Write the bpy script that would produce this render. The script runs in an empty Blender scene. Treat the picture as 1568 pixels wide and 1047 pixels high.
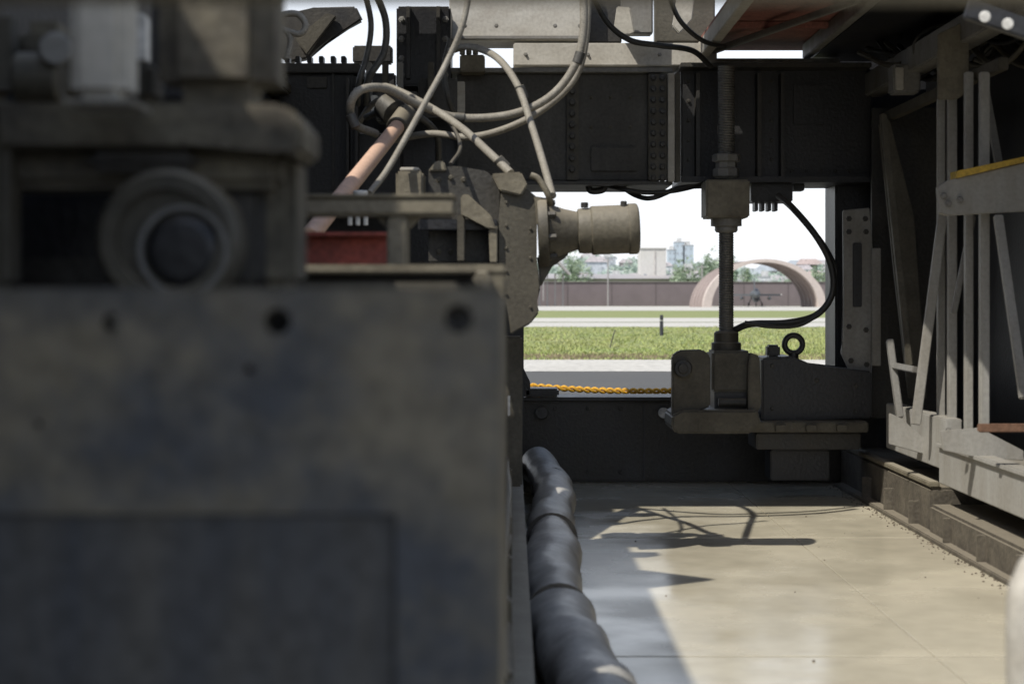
import bpy, bmesh, math, random
from mathutils import Vector, Matrix
random.seed(7)
scene = bpy.context.scene
# ---------------------------------------------------------------- survey helper
# camera 1 m above the pad, looking along +Y. A bearing (u,v) measured on the
# photo and a real distance d (m) give a position in metres.
F = 2613.0; CU = 784.0; CV = 460.0; H = 1.0
def P(u, v, d): return Vector(((u-CU)/F*d, d, H-(v-CV)/F*d))
def X(u, d): return (u-CU)/F*d
def Z(v, d): return H-(v-CV)/F*d
# ---------------------------------------------------------------- materials
MATS = {}
def mat(name, base, dirt=None, amt=0.5, scale=6.0, rough=0.6, metal=0.0, bump=0.15, dust=0.0,
        fine=60.0, streak=1.0, dustcol=(0.33,0.29,0.22), contrast=0.18, spec=0.5, lo=.55):
    if name in MATS: return MATS[name]
    m = bpy.data.materials.new(name); m.use_nodes = True
    nt = m.node_tree; N = nt.nodes; L = nt.links
    b = N["Principled BSDF"]
    tc = N.new("ShaderNodeTexCoord"); mp = N.new("ShaderNodeMapping")
    mp.inputs['Scale'].default_value = (1, 1, 1.0/streak)
    L.new(tc.outputs['Object'], mp.inputs['Vector'])
    n1 = N.new("ShaderNodeTexNoise"); n1.inputs['Scale'].default_value = scale
    n1.inputs['Detail'].default_value = 8; n1.inputs['Roughness'].default_value = 0.65
    L.new(mp.outputs[0], n1.inputs['Vector'])
    r1 = N.new("ShaderNodeValToRGB")
    r1.color_ramp.elements[0].position = 0.5-contrast; r1.color_ramp.elements[1].position = 0.5+contrast
    L.new(n1.outputs['Fac'], r1.inputs['Fac'])
    if dirt is None: dirt = tuple(c*0.5 for c in base)
    mx = N.new("ShaderNodeMix"); mx.data_type = 'RGBA'
    mx.inputs['A'].default_value = (*base, 1)
    mx.inputs['B'].default_value = (*dirt, 1)
    mul = N.new("ShaderNodeMath"); mul.operation = 'MULTIPLY'; mul.inputs[1].default_value = amt
    L.new(r1.outputs['Color'], mul.inputs[0]); L.new(mul.outputs[0], mx.inputs['Factor'])
    n2 = N.new("ShaderNodeTexNoise"); n2.inputs['Scale'].default_value = fine
    n2.inputs['Detail'].default_value = 6
    L.new(tc.outputs['Object'], n2.inputs['Vector'])
    mx2 = N.new("ShaderNodeMix"); mx2.data_type = 'RGBA'; mx2.blend_type = 'MULTIPLY'
    r2 = N.new("ShaderNodeValToRGB")
    r2.color_ramp.elements[0].position = 0.3; r2.color_ramp.elements[0].color = (lo,lo,lo,1)
    r2.color_ramp.elements[1].position = 0.62
    L.new(n2.outputs['Fac'], r2.inputs['Fac'])
    mx2.inputs['Factor'].default_value = 0.8
    L.new(mx.outputs['Result'], mx2.inputs['A']); L.new(r2.outputs['Color'], mx2.inputs['B'])
    col = mx2.outputs['Result']
    if dust > 0:
        g = N.new("ShaderNodeNewGeometry"); sp = N.new("ShaderNodeSeparateXYZ")
        L.new(g.outputs['Normal'], sp.inputs[0])
        ma = N.new("ShaderNodeMapRange"); ma.inputs['From Min'].default_value = 0.35
        ma.inputs['From Max'].default_value = 0.95; ma.inputs['To Max'].default_value = dust
        L.new(sp.outputs['Z'], ma.inputs['Value'])
        m3 = N.new("ShaderNodeMix"); m3.data_type = 'RGBA'; m3.inputs['B'].default_value = (*dustcol, 1)
        L.new(ma.outputs['Result'], m3.inputs['Factor']); L.new(col, m3.inputs['A'])
        col = m3.outputs['Result']
    L.new(col, b.inputs['Base Color'])
    rr = N.new("ShaderNodeMapRange"); rr.inputs['To Min'].default_value = max(0.05, rough-0.15)
    rr.inputs['To Max'].default_value = min(1, rough+0.15)
    L.new(n1.outputs['Fac'], rr.inputs['Value']); L.new(rr.outputs['Result'], b.inputs['Roughness'])
    b.inputs['Metallic'].default_value = metal
    b.inputs['Specular IOR Level'].default_value = spec
    if bump > 0:
        bp = N.new("ShaderNodeBump"); bp.inputs['Strength'].default_value = bump
        bp.inputs['Distance'].default_value = 0.01
        L.new(n2.outputs['Fac'], bp.inputs['Height']); L.new(bp.outputs[0], b.inputs['Normal'])
    MATS[name] = m
    return m
DARK = mat("dark_steel", (.028,.028,.029), (.075,.066,.05), .7, 5, .5, .1, .2, .35, streak=2)
BLACK = mat("black_machine_paint", (.014,.015,.019), (.038,.036,.034), .8, 4, .45, .1, .2, .25, streak=3)
GIRD = mat("girder_paint", (.075,.070,.060), (.026,.024,.02), .8, 4, .55, .1, .2, .4, streak=2.5)
OLIVE = mat("olive_paint", (.21,.187,.135), (.075,.062,.042), .7, 7, .6, 0, .2, .5, dustcol=(.42,.38,.30), lo=.7)
MOTOR = mat("motor_paint", (.155,.138,.10), (.06,.052,.038), .7, 7, .6, 0, .2, .3, dustcol=(.38,.34,.27), lo=.7)
OLIVED = mat("dark_olive_paint", (.095,.085,.062), (.035,.03,.021), .7, 6, .6, 0, .2, .6, lo=.65)
FG = mat("front_olive_paint", (.165,.145,.10), (.05,.042,.03), .9, 7, .6, 0, .25, .6, dustcol=(.46,.40,.30), contrast=.12)
GREY = mat("grey_paint", (.23,.227,.215), (.12,.105,.08), .6, 8, .55, 0, .1, .3, streak=3, lo=.75)
GREYW = mat("truss_paint", (.34,.335,.315), (.19,.17,.135), .6, 7, .55, 0, .08, .2, streak=4, lo=.8)
PALE = mat("pale_paint", (.50,.48,.43), (.28,.25,.20), .6, 5, .6, 0, .1, .3, streak=.5, lo=.78)
PLATE = mat("weathered_plate", (.056,.064,.080), (.20,.18,.135), .85, 6.5, .55, .1, .12, .3, contrast=.10, fine=40)  # blue base carries the sky's tint; warm patches are stains
PLATEB = mat("plate_recess", (.042,.050,.066), (.105,.10,.09), .7, 9, .55, .1, .12, .1, streak=6, contrast=.12)
RUBBER = mat("black_rubber", (.018,.018,.018), (.04,.037,.03), .5, 10, .5, 0, .1, .3)
HOSE = mat("hose_sleeve", (.30,.28,.235), (.15,.13,.10), .6, 14, .65, 0, .2, .1, fine=160)
HOSED = mat("dark_hose", (.085,.08,.07), (.03,.03,.025), .6, 14, .55, 0, .2, .3)
COPPER = mat("primed_pipe", (.68,.45,.33), (.48,.30,.21), .5, 12, .5, 0, .1, .1, lo=.8)  # base brightened to make up for sun missing on the strut
REDM = mat("red_primer", (.36,.075,.05), (.15,.04,.03), .8, 10, .6, 0, .2, .3)
REDD = mat("deck_underside", (.33,.135,.105), (.16,.07,.055), .7, 6, .7, 0, .2)
WRAP = mat("wrapping", (.46,.44,.40), (.17,.155,.13), .85, 6, .42, 0, .35, .45, fine=26, dustcol=(.50,.48,.43))
CURB = mat("skid_paint", (.13,.113,.086), (.045,.038,.03), .8, 9, .7, 0, .35, .45)
YEL = mat("yellow_rope", (.80,.44,.03), (.40,.19,.02), .6, 40, .7, 0, .1)
YELP = mat("yellow_paint", (.65,.42,.05), (.3,.2,.05), .5, 20, .6, 0, .1)
CHROME = mat("bright_steel", (.60,.59,.56), (.3,.28,.24), .5, 20, .3, .7, .1)
THREAD = mat("screw_steel", (.17,.165,.15), (.08,.075,.065), .6, 20, .5, .2, .1)
RUST = mat("rust", (.19,.105,.065), (.10,.05,.03), .6, 15, .8, 0, .3)
WHITE = mat("white_paint", (.72,.71,.68), (.5,.48,.42), .5, 9, .5, 0, .1)
# ---------------------------------------------------------------- mesh helpers
def group(name, loc=(0,0,0)):
    e = bpy.data.objects.new(name, None); scene.collection.objects.link(e)
    e.empty_display_size = .1
    return e
def mk(name, bm, m, parent=None, smooth=False):
    bmesh.ops.recalc_face_normals(bm, faces=bm.faces)
    me = bpy.data.meshes.new(name); bm.to_mesh(me); bm.free()
    if smooth:
        for p in me.polygons: p.use_smooth = True
        try: me.set_sharp_from_angle(angle=math.radians(35))
        except Exception: pass
    me.materials.append(m)
    o = bpy.data.objects.new(name, me); scene.collection.objects.link(o)
    if parent: o.parent = parent
    return o
def hexa(bm, v8):
    vs = [bm.verts.new(v) for v in v8]
    for f in ((0,1,2,3),(7,6,5,4),(0,4,5,1),(1,5,6,2),(2,6,7,3),(3,7,4,0)):
        bm.faces.new([vs[i] for i in f])
    return vs
def addbox(bm, x0,x1,y0,y1,z0,z1):
    hexa(bm, [(x0,y0,z0),(x1,y0,z0),(x1,y0,z1),(x0,y0,z1),(x0,y1,z0),(x1,y1,z0),(x1,y1,z1),(x0,y1,z1)])
def bev(bm, b, seg=2):
    if b > 0:
        bmesh.ops.bevel(bm, geom=list(bm.edges), offset=b, segments=seg, affect='EDGES', clamp_overlap=True)
def box(name, x0,x1,y0,y1,z0,z1, m, parent=None, b=.006):
    bm = bmesh.new(); addbox(bm, min(x0,x1),max(x0,x1),y0,y1,min(z0,z1),max(z0,z1)); bev(bm, b)
    return mk(name, bm, m, parent, b > 0)
def ubox(name, u0,u1,v0,v1,d,t, m, parent=None, b=.006):
    return box(name, X(u0,d),X(u1,d),d,d+t,Z(v1,d),Z(v0,d), m, parent, b)
def prism(name, pts, d, t, m, parent=None, b=.005):
    bm = bmesh.new()
    fr = [bm.verts.new(P(u,v,d)) for u,v in pts]
    bk = [bm.verts.new(P(u,v,d)+Vector((0,t,0))) for u,v in pts]
    bm.faces.new(fr); bm.faces.new(bk[::-1]); n = len(pts)
    for i in range(n): bm.faces.new((fr[i],fr[(i+1)%n],bk[(i+1)%n],bk[i]))
    bev(bm, b, 2)
    return mk(name, bm, m, parent, b > 0)
def bar(name, p, q, w, t, m, parent=None, b=.004, up=Vector((0,1,0))):
    p = Vector(p); q = Vector(q); a = (q-p).normalized()
    s = a.cross(up).normalized(); r = s.cross(a).normalized()
    bm = bmesh.new()
    c = [(-1,-1),(1,-1),(1,1),(-1,1)]
    hexa(bm, [p+s*w/2*i+r*t/2*j for i,j in c]+[q+s*w/2*i+r*t/2*j for i,j in c]); bev(bm, b)
    return mk(name, bm, m, parent, True)
def frame(a):
    a = a.normalized()
    s = a.cross(Vector((0,0,1)))
    if s.length < .05: s = a.cross(Vector((0,1,0)))
    s.normalize(); return s, a.cross(s).normalized()
def lathebm(bm, p, a, prof, seg=32, cap=True):
    a = Vector(a).normalized(); s, r = frame(a); p = Vector(p); rings = []
    for rad, h in prof:
        rings.append([bm.verts.new(p+a*h+(s*math.cos(2*math.pi*i/seg)+r*math.sin(2*math.pi*i/seg))*rad) for i in range(seg)])
    for k in range(len(rings)-1):
        for i in range(seg):
            bm.faces.new((rings[k][i],rings[k][(i+1)%seg],rings[k+1][(i+1)%seg],rings[k+1][i]))
    if cap: bm.faces.new(rings[0][::-1]); bm.faces.new(rings[-1])
def lathe(name, p, a, prof, m, parent=None, seg=32, smooth=True, cap=True):
    bm = bmesh.new(); lathebm(bm, p, a, prof, seg, cap); return mk(name, bm, m, parent, smooth)
def cyl(name, p, q, r, m, parent=None, seg=28, ch=None):
    p = Vector(p); q = Vector(q); L_ = (q-p).length
    ch = min(r*.12, L_*.2) if ch is None else ch
    return lathe(name, p, q-p, [(r-ch,0),(r,ch),(r,L_-ch),(r-ch,L_)], m, parent, seg)
def catmull(pts, n=10):
    out = []; Q = [pts[0]*2-pts[1]]+pts+[pts[-1]*2-pts[-2]]
    for i in range(1, len(Q)-2):
        a,b,c,d = Q[i-1:i+3]
        for k in range(n):
            t = k/n
            out.append(.5*((2*b)+(c-a)*t+(2*a-5*b+4*c-d)*t*t+(3*b-a-3*c+d)*t**3))
    out.append(pts[-1]); return out
def tube(name, pts, r, m, parent=None, seg=12, n=10, rfun=None):
    pts = catmull([Vector(p) for p in pts], n)
    bm = bmesh.new(); rings = []; s = None
    for i, p in enumerate(pts):
        a = (pts[min(i+1,len(pts)-1)]-pts[max(i-1,0)]).normalized()
        if s is None: s, _ = frame(a)
        s = (s-a*s.dot(a)).normalized(); t = a.cross(s)
        rr = r if rfun is None else rfun(i, len(pts))
        ring = []
        for k in range(seg):
            an = 2*math.pi*k/seg
            q = rr if rfun is None else rr*(1+.04*math.sin(2*an+i*.22)+.035*math.sin(3*an-i*.4)+.015*math.sin(6*an+i*1.1))
            ring.append(bm.verts.new(p+(s*math.cos(an)+t*math.sin(an))*q))
        rings.append(ring)
    for k in range(len(rings)-1):
        for i in range(seg):
            bm.faces.new((rings[k][i],rings[k][(i+1)%seg],rings[k+1][(i+1)%seg],rings[k+1][i]))
    bm.faces.new(rings[0][::-1]); bm.faces.new(rings[-1])
    return mk(name, bm, m, parent, True)
def bolts(name, uvs, d, r, m, parent=None, h=.012):
    bm = bmesh.new()
    for u,v in uvs:
        lathebm(bm, P(u,v,d)+Vector((0,.002,0)), (0,-1,0), [(r*1.5,0),(r*1.5,h*.25),(r,h*.26),(r,h),(r*.8,h*1.15)], 6)
    return mk(name, bm, m, parent)
def carve(o, cutters):
    for c in cutters:
        md = o.modifiers.new("b", 'BOOLEAN'); md.operation = 'DIFFERENCE'; md.object = c; md.solver = 'EXACT'
    bpy.context.view_layer.update()
    dg = bpy.context.evaluated_depsgraph_get()
    me = bpy.data.meshes.new_from_object(o.evaluated_get(dg))
    o.modifiers.clear(); o.data = me
    for p in me.polygons: p.use_smooth = False
    for c in cutters: bpy.data.objects.remove(c, do_unlink=True)
# ================================================================= GROUND
def sheet(name, x0,x1,y0,y1,z, m, nx=1, ny=1):
    bm = bmesh.new()
    g = [[bm.verts.new((x0+(x1-x0)*i/nx, y0+(y1-y0)*j/ny, z)) for i in range(nx+1)] for j in range(ny+1)]
    for j in range(ny):
        for i in range(nx): bm.faces.new((g[j][i],g[j][i+1],g[j+1][i+1],g[j+1][i]))
    return mk(name, bm, m)
GRASS = mat("grass_ground", (.19,.25,.07), (.30,.28,.12), .8, .35, .9, 0, .2, fine=6)
ASPH = mat("asphalt", (.075,.074,.07), (.11,.105,.095), .6, .8, .8, 0, .3, fine=60)
CONC = mat("runway_concrete", (.58,.56,.51), (.46,.44,.39), .6, .3, .8, 0, .1, fine=8)
sheet("ground", -2500,2500,-300,4000,-.03, GRASS)
sheet("asphalt_apron", -200,200,-60,24.6,-.024, ASPH)
sheet("concrete_shoulder", -200,200,24.6,29.5,-.020, CONC)
sheet("concrete_taxiway", -400,400,66,100,-.020, CONC)
sheet("concrete_runway", -500,500,172,300,-.020, CONC)
sheet("grass_joint", -300,300,79,81,-.014, mat("joint_grass",(.22,.24,.12),None,.5,1,.9))
bm = bmesh.new()
for i in range(42000):
    y = 29.4 + (random.random()**1.6)*37; x = random.uniform(-4, 17)*(y/45)
    if y > 66: continue
    cl = math.sin(x*1.7+y*.6)*math.sin(x*.6-y*1.1)
    h = random.uniform(.02,.055)*(1.3+.6*cl); w = random.uniform(.008,.025)
    a = random.uniform(0,3.14); dx, dy = math.cos(a)*w, math.sin(a)*w
    lx, ly = random.uniform(-.05,.05), random.uniform(-.05,.05)
    bm.faces.new([bm.verts.new((x-dx,y-dy,-.03)),bm.verts.new((x+dx,y+dy,-.03)),bm.verts.new((x+lx,y+ly,-.03+h))])
mk("grass", bm, mat("grass_blades", (.28,.37,.10), (.42,.38,.18), .8, .5, .8, 0, 0, fine=3))
bm = bmesh.new()
for i in range(4200):
    y = 29.5+random.random()**2*2.2; x = random.uniform(-3, 9)
    h = random.uniform(.02,.09); s = random.uniform(.01,.035)
    bm.faces.new([bm.verts.new((x-s,y,-.03)),bm.verts.new((x+s,y+random.uniform(-.02,.02),-.03)),bm.verts.new((x+random.uniform(-.05,.05),y,-.03+h))])
mk("dry_weeds", bm, mat("dry_weeds", (.34,.27,.18), (.14,.13,.06), .8, 3, .9, 0, 0))
# ================================================================= PAD
FLOOR = mat("pad_concrete", (.53,.485,.375), (.45,.41,.31), .7, .8, .33, 0, .03, fine=9, contrast=.25, spec=.7, lo=.84)
nt = FLOOR.node_tree; b = nt.nodes["Principled BSDF"]
nw = nt.nodes.new("ShaderNodeTexNoise"); nw.inputs['Scale'].default_value = 2.1; nw.inputs['Detail'].default_value = 5
rw = nt.nodes.new("ShaderNodeMapRange"); rw.inputs['From Min'].default_value=.38; rw.inputs['From Max'].default_value=.62
rw.inputs['To Min'].default_value=.13; rw.inputs['To Max'].default_value=.32
nt.links.new(nt.nodes['Texture Coordinate'].outputs['Object'], nw.inputs['Vector'])
nt.links.new(nw.outputs['Fac'], rw.inputs['Value']); nt.links.new(rw.outputs['Result'], b.inputs['Roughness'])
bm = bmesh.new()
xs = [-4.2,-1.6,1.19,3.9]; ys = [-2.2,.4,2.4,4.8,7.2,9.7]
for i in range(len(xs)-1):
    for j in range(len(ys)-1):
        addbox(bm, xs[i]+.002, xs[i+1]-.002, ys[j]+.008, ys[j+1]-.008, -.12, 0)
bev(bm, .001, 1); mk("concrete_pad", bm, FLOOR)
box("pad_sealant",-4.1,3.8,-2.1,9.6,-.1,-.007,mat("sealant",(.06,.05,.038)),None,0)
bm = bmesh.new()
for i in range(360):
    d = random.uniform(4.4, 9.2); x = 1.74-abs(random.gauss(0,.035)) if i>14 else random.uniform(.5,1.6)
    s = random.uniform(.001,.005)
    lathebm(bm, (x,d,0), (random.uniform(-.4,.4),random.uniform(-.4,.4),1), [(s,0),(s*1.1,s*.6),(s*.4,s*1.3)], 5)
mk("gravel_debris", bm, mat("debris", (.12,.095,.07), None, .5, 60, .9, 0, 0))
# ================================================================= BACKGROUND
WALL = mat("blast_wall_paint", (.150,.122,.133), (.175,.145,.153), .6, .08, .8, 0, 0, fine=.6, lo=.85)
g = group("perimeter_wall")
box("wall_panels", -150, 60+70, 309.5, 310, -.03, 4.3, WALL, g, 0)
bm = bmesh.new()
for i in range(35): addbox(bm, -150+i*8, -149.88+i*8, 309.45, 309.5, -.03, 4.29)
mk("wall_joints", bm, mat("wall_joint", (.13,.105,.113)), g)
box("wall_coping", -150, 130, 309.3, 310.1, 4.305, 4.42, mat("wall_cap",(.26,.23,.23)), g, 0)
g = group("warehouse")
box("warehouse_walls", 2,42,330,345,-.03,5.2, mat("warehouse_wall",(.5,.5,.5),None,.2,.3), g, 0)
bm = bmesh.new(); hexa(bm,[(1,329,5.2),(43,329,5.2),(43,337,6.2),(1,337,6.2),(1,346,5.2),(43,346,5.2),(43,338,6.2),(1,338,6.2)])
mk("warehouse_roof", bm, mat("warehouse_roof",(.42,.40,.40),None,.3,.3), g)
g = group("aircraft_shelter")
SH = mat("shelter_end", (.54,.47,.43), (.45,.39,.355), .6, .3, .8, 0, 0, fine=2, lo=.85)
SHI = mat("shelter_lining", (.30,.245,.225), (.235,.19,.175), .6, .4, .8, 0, 0, fine=2, lo=.85)
def arch(name, Rx, Rz, rx, rz, y0, y1, m, n=40):
    bm = bmesh.new(); rows = []
    for (a_, c_, y) in ((rx,rz,y0),(Rx,Rz,y0),(Rx,Rz,y1),(rx,rz,y1)):
        rows.append([bm.verts.new((a_*math.cos(math.pi*k/n), y, c_*math.sin(math.pi*k/n))) for k in range(n+1)])
    for a in range(4):
        A = rows[a]; B = rows[(a+1)%4]
        for k in range(n): bm.faces.new((A[k],A[k+1],B[k+1],B[k]))
    return mk(name, bm, m, g, False)
arch("front_ring", 9.8,7.4, 8.5,6.9, 0, .8, SH)
arch("barrel", 9.6,7.2, 8.7,6.95, .8, 9, SHI)
for i in range(1,5): arch("rib_%d"%i, 9.68,7.27, 8.55,6.85, .8+i*1.75, 1.05+i*1.75, SHI)
g.location = (X(1172,262), 262, -.03); g.rotation_euler = (0,0,math.radians(9))
g = group("fighter_jet")
JET = mat("jet_grey", (.09,.10,.11), (.06,.07,.08), .5, 1, .6, 0, 0)
JETD = mat("jet_dark", (.03,.03,.035), None, .3, 1, .4, 0, 0)
bm = bmesh.new(); secs = [(-7,.05,.05,1.9),(-6,.30,.30,1.95),(-4.6,.5,.55,2.05),(-3,.62,.75,2.1),(0,.85,.75,2.0),(3,.9,.7,2.0),(6,.7,.65,2.0),(7.5,.5,.5,2.0)]
rings = [[bm.verts.new((w*math.cos(k*math.pi/8), y, z+h*math.sin(k*math.pi/8))) for k in range(16)] for y,w,h,z in secs]
for a in range(len(rings)-1):
    for k in range(16): bm.faces.new((rings[a][k],rings[a][(k+1)%16],rings[a+1][(k+1)%16],rings[a+1][k]))
bm.faces.new(rings[0]); bm.faces.new(rings[-1]); mk("fuselage", bm, JET, g, True)
bm = bmesh.new(); rings = [[bm.verts.new((w*math.cos(k*math.pi/8), y, 2.55+h*math.sin(k*math.pi/8))) for k in range(16)] for y,w,h in [(-4.8,.05,.05),(-4,.38,.4),(-3,.42,.5),(-1.8,.3,.35),(-.5,.05,.1)]]
for a in range(4):
    for k in range(16): bm.faces.new((rings[a][k],rings[a][(k+1)%16],rings[a+1][(k+1)%16],rings[a+1][k]))
mk("canopy", bm, JETD, g, True)
lathe("intake", (0,-3.2,1.3), (0,1,0), [(.5,0),(.55,.1),(.6,3),(.4,5)], JET, g, 20)
lathe("intake_mouth", (0,-3.22,1.3), (0,1,0), [(.40,0),(.42,.05)], JETD, g, 20)
for s in (-1,1):
    bm = bmesh.new()
    pl = [(s*.7,-1.5),(s*4.2,1.6),(s*4.2,2.7),(s*.7,3.4)]
    hexa(bm, [(x,y,1.80) for x,y in pl]+[(x,y,2.08) for x,y in pl]); mk("wing", bm, JET, g)
    bm = bmesh.new(); pl = [(s*.6,5),(s*2.7,6.6),(s*2.7,7.3),(s*.6,7.4)]
    hexa(bm, [(x,y,1.85) for x,y in pl]+[(x,y,1.93) for x,y in pl]); mk("tailplane", bm, JET, g)
    lathe("wingtip_missile", (s*4.27,.2,2.0), (0,1,0), [(.03,0),(.08,.3),(.08,2.8)], WHITE, g, 8)
    lathe("drop_tank", (s*2.3,-1.2,1.4), (0,1,0), [(.03,0),(.28,1),(.28,3),(.05,4.4)], JET, g, 12)
    cyl("main_wheel", (s*1.1-.12,1.2,.33), (s*1.1+.12,1.2,.33), .33, JETD, g)
    cyl("main_strut", (s*1.1,1.2,.33), (s*.6,1.1,1.6), .08, JET, g, 8)
cyl("nose_wheel", (-.1,-2,.25), (.1,-2,.25), .25, JETD, g); cyl("nose_strut", (0,-2,.25), (0,-1.8,1.2), .07, JET, g, 8)
bm = bmesh.new(); hexa(bm, [(-.09,3.6,2.5),(.09,3.6,2.5),(.06,6.0,4.9),(-.06,6.0,4.9),(-.09,6.9,2.4),(.09,6.9,2.4),(.06,7.2,4.9),(-.06,7.2,4.9)]); mk("fin", bm, JET, g)
g.location = (X(1157,284), 284, -.02); g.rotation_euler = (0,0,math.radians(-6))
# hill with town
def hz(x): return 12+3.2*math.sin(x*.018+1.0)+2.0*math.sin(x*.05)+1.2*math.sin(x*.13+2)
bm = bmesh.new(); nx=90; prev=None
for j,(y,f) in enumerate([(520,0),(600,.35),(700,.75),(780,1.0),(900,.9),(1200,.3)]):
    row=[bm.verts.new((-350+i*10, y, -.05+hz(-350+i*10)*f)) for i in range(nx+1)]
    if prev:
        for i in range(nx): bm.faces.new((prev[i],prev[i+1],row[i+1],row[i]))
    prev=row
mk("hill", bm, mat("hazy_hill_ground", (.42,.47,.43),(.48,.50,.47),.6,.02,1,0,0,fine=.1,lo=.85), None, True)  # distance haze painted into the pale ground colour
LEAF = mat("hazy_foliage", (.31,.40,.34), (.43,.50,.43), .8, .07, 1, 0, 0, fine=.6, spec=.1, lo=.75)  # leaf colours paled and blued to stand for haze
def treemass(name, blobs, nleaf, size, m):
    bm = bmesh.new()
    for (x,y,z,r,hh) in blobs:
        for k in range(5):
            tx,ty,tz = x+random.uniform(-.4,.4)*r, y+random.uniform(-.4,.4)*r, z+random.uniform(0,.6)*hh
            for q in range(nleaf):
                v = Vector((random.gauss(0,1),random.gauss(0,1),random.gauss(0,1))).normalized()*(random.random()**.4)
                c = Vector((tx+v.x*r*.55, ty+v.y*r*.55, tz+v.z*hh*.35+hh*.25))
                s = size*random.uniform(.5,1.3)
                a = Vector((random.uniform(-1,1),random.uniform(-.4,.4),random.uniform(-1,1)))*s
                b_ = Vector((random.uniform(-1,1),random.uniform(-1,1),random.uniform(-1,1)))*s
                bm.faces.new([bm.verts.new(c),bm.verts.new(c+a),bm.verts.new(c+b_)])
    return mk(name, bm, m)
blobs=[]
for i in range(360):
    y = random.uniform(530,790); x = random.uniform(-20,190)*y/750
    f = min(1,(y-520)/260); blobs.append((x,y,hz(x)*f-.5,random.uniform(2.5,5),random.uniform(3,6)))
for i in range(40):
    y=810; x=X(1085+random.gauss(0,22),y); blobs.append((x,y,hz(x)-1,random.uniform(3,5),random.uniform(4,7)))
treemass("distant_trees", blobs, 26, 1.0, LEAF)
blobs=[(X(u,325),325+random.uniform(-3,3),0.6,random.uniform(1.5,2.4),h) for u,h in ((862,7.5),(874,11),(884,8),(897,6.5),(1035,7),(1048,8),(1068,8.5),(1082,9),(1095,9.5),(1110,9),(1128,8.5),(1145,7.5),(1215,6.5),(1232,7),(1250,6.5),(1266,6),(1040,8),(1075,8.5),(1100,8))]
treemass("tree_line", blobs, 90, .5, mat("hazy_foliage_mid",(.24,.32,.22),(.36,.43,.31),.8,.2,1,0,0,fine=1,spec=.1,lo=.7))  # greens kept pale, haze included in the colour
bcols=[(.60,.60,.60),(.55,.52,.50),(.50,.53,.58),(.57,.51,.48),(.66,.67,.68)]  # wall colours include the haze of distance
BM=[mat("hazy_town_wall_%d"%i,c,None,.2,.2,.9,0,0,fine=1) for i,c in enumerate(bcols)]
RM=[mat("hazy_town_roof_%d"%i,c,None,.3,.2,.9,0,0,fine=1) for i,c in enumerate([(.44,.41,.42),(.38,.42,.46),(.44,.36,.34),(.44,.45,.46)])]  # roof tones paled by painted haze
WM=mat("town_window",(.34,.37,.41),None,.2,1,.3,0,0)  # pale blue-grey glass, haze mixed into the colour
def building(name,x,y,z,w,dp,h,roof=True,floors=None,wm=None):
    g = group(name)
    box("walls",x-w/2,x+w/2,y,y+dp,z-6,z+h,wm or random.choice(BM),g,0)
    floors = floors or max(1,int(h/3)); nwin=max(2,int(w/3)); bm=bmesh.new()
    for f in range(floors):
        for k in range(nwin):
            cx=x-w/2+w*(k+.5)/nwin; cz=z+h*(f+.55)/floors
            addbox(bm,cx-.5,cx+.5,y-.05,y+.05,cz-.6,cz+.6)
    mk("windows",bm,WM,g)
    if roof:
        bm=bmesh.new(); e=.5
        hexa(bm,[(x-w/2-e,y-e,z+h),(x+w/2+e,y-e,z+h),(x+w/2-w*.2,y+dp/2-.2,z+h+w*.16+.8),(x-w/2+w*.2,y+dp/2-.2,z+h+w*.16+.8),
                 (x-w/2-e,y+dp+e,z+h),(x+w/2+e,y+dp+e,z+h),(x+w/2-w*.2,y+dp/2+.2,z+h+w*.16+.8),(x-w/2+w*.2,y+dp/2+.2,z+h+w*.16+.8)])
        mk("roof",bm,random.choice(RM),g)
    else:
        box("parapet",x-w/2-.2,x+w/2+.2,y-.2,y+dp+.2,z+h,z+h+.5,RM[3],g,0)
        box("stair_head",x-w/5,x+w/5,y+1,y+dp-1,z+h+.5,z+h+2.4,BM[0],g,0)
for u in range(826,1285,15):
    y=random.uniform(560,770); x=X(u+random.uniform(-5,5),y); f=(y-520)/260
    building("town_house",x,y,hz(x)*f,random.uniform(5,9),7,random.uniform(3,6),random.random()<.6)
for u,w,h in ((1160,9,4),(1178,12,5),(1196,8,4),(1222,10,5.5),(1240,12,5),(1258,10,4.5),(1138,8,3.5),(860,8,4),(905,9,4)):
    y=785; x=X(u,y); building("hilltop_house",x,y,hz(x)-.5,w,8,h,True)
TW=mat("hazy_tower_wall",(.42,.48,.54),None,.2,.2,.9,0,0,fine=1,lo=.85)  # bluish wall colour stands for haze over the far towers
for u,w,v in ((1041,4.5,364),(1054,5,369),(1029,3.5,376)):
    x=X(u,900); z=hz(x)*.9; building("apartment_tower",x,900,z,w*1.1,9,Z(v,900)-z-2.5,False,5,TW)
g = group("white_block_building")
WB=mat("white_block",(.60,.59,.57),(.52,.50,.47),.6,.3,.9,0,0,fine=2,lo=.85)
box("block",X(981,335),X(1020,335),335,343,-.03,Z(381,335),WB,g,0)
box("block_parapet",X(980,335),X(1021,335),334.8,343.2,Z(381,335)+.005,Z(379,335),WB,g,0)
box("block_door",X(986,335),X(990,335),334.94,335.05,4.4,6.2,WM,g,0)
box("block_pilaster",X(1002,335),X(1004,335),334.9,335.05,0,Z(382,335),BM[1],g,0)
g=group("open_shed")
SHD=mat("shed_steel",(.34,.33,.32),None,.3,1,.8,0,0)
y=300.0
for u in (826,838,850,862): box("shed_post",X(u,y)-.12,X(u,y)+.12,y,y+.25,-.03,Z(418,y),SHD,g,0)
bar("shed_rafter",P(800,436,y-.3),P(852,399,y-.3),.5,6,SHD,g,0)
bar("shed_rafter",P(852,399,y-.3),P(872,420,y-.3),.4,6,SHD,g,0)
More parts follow.
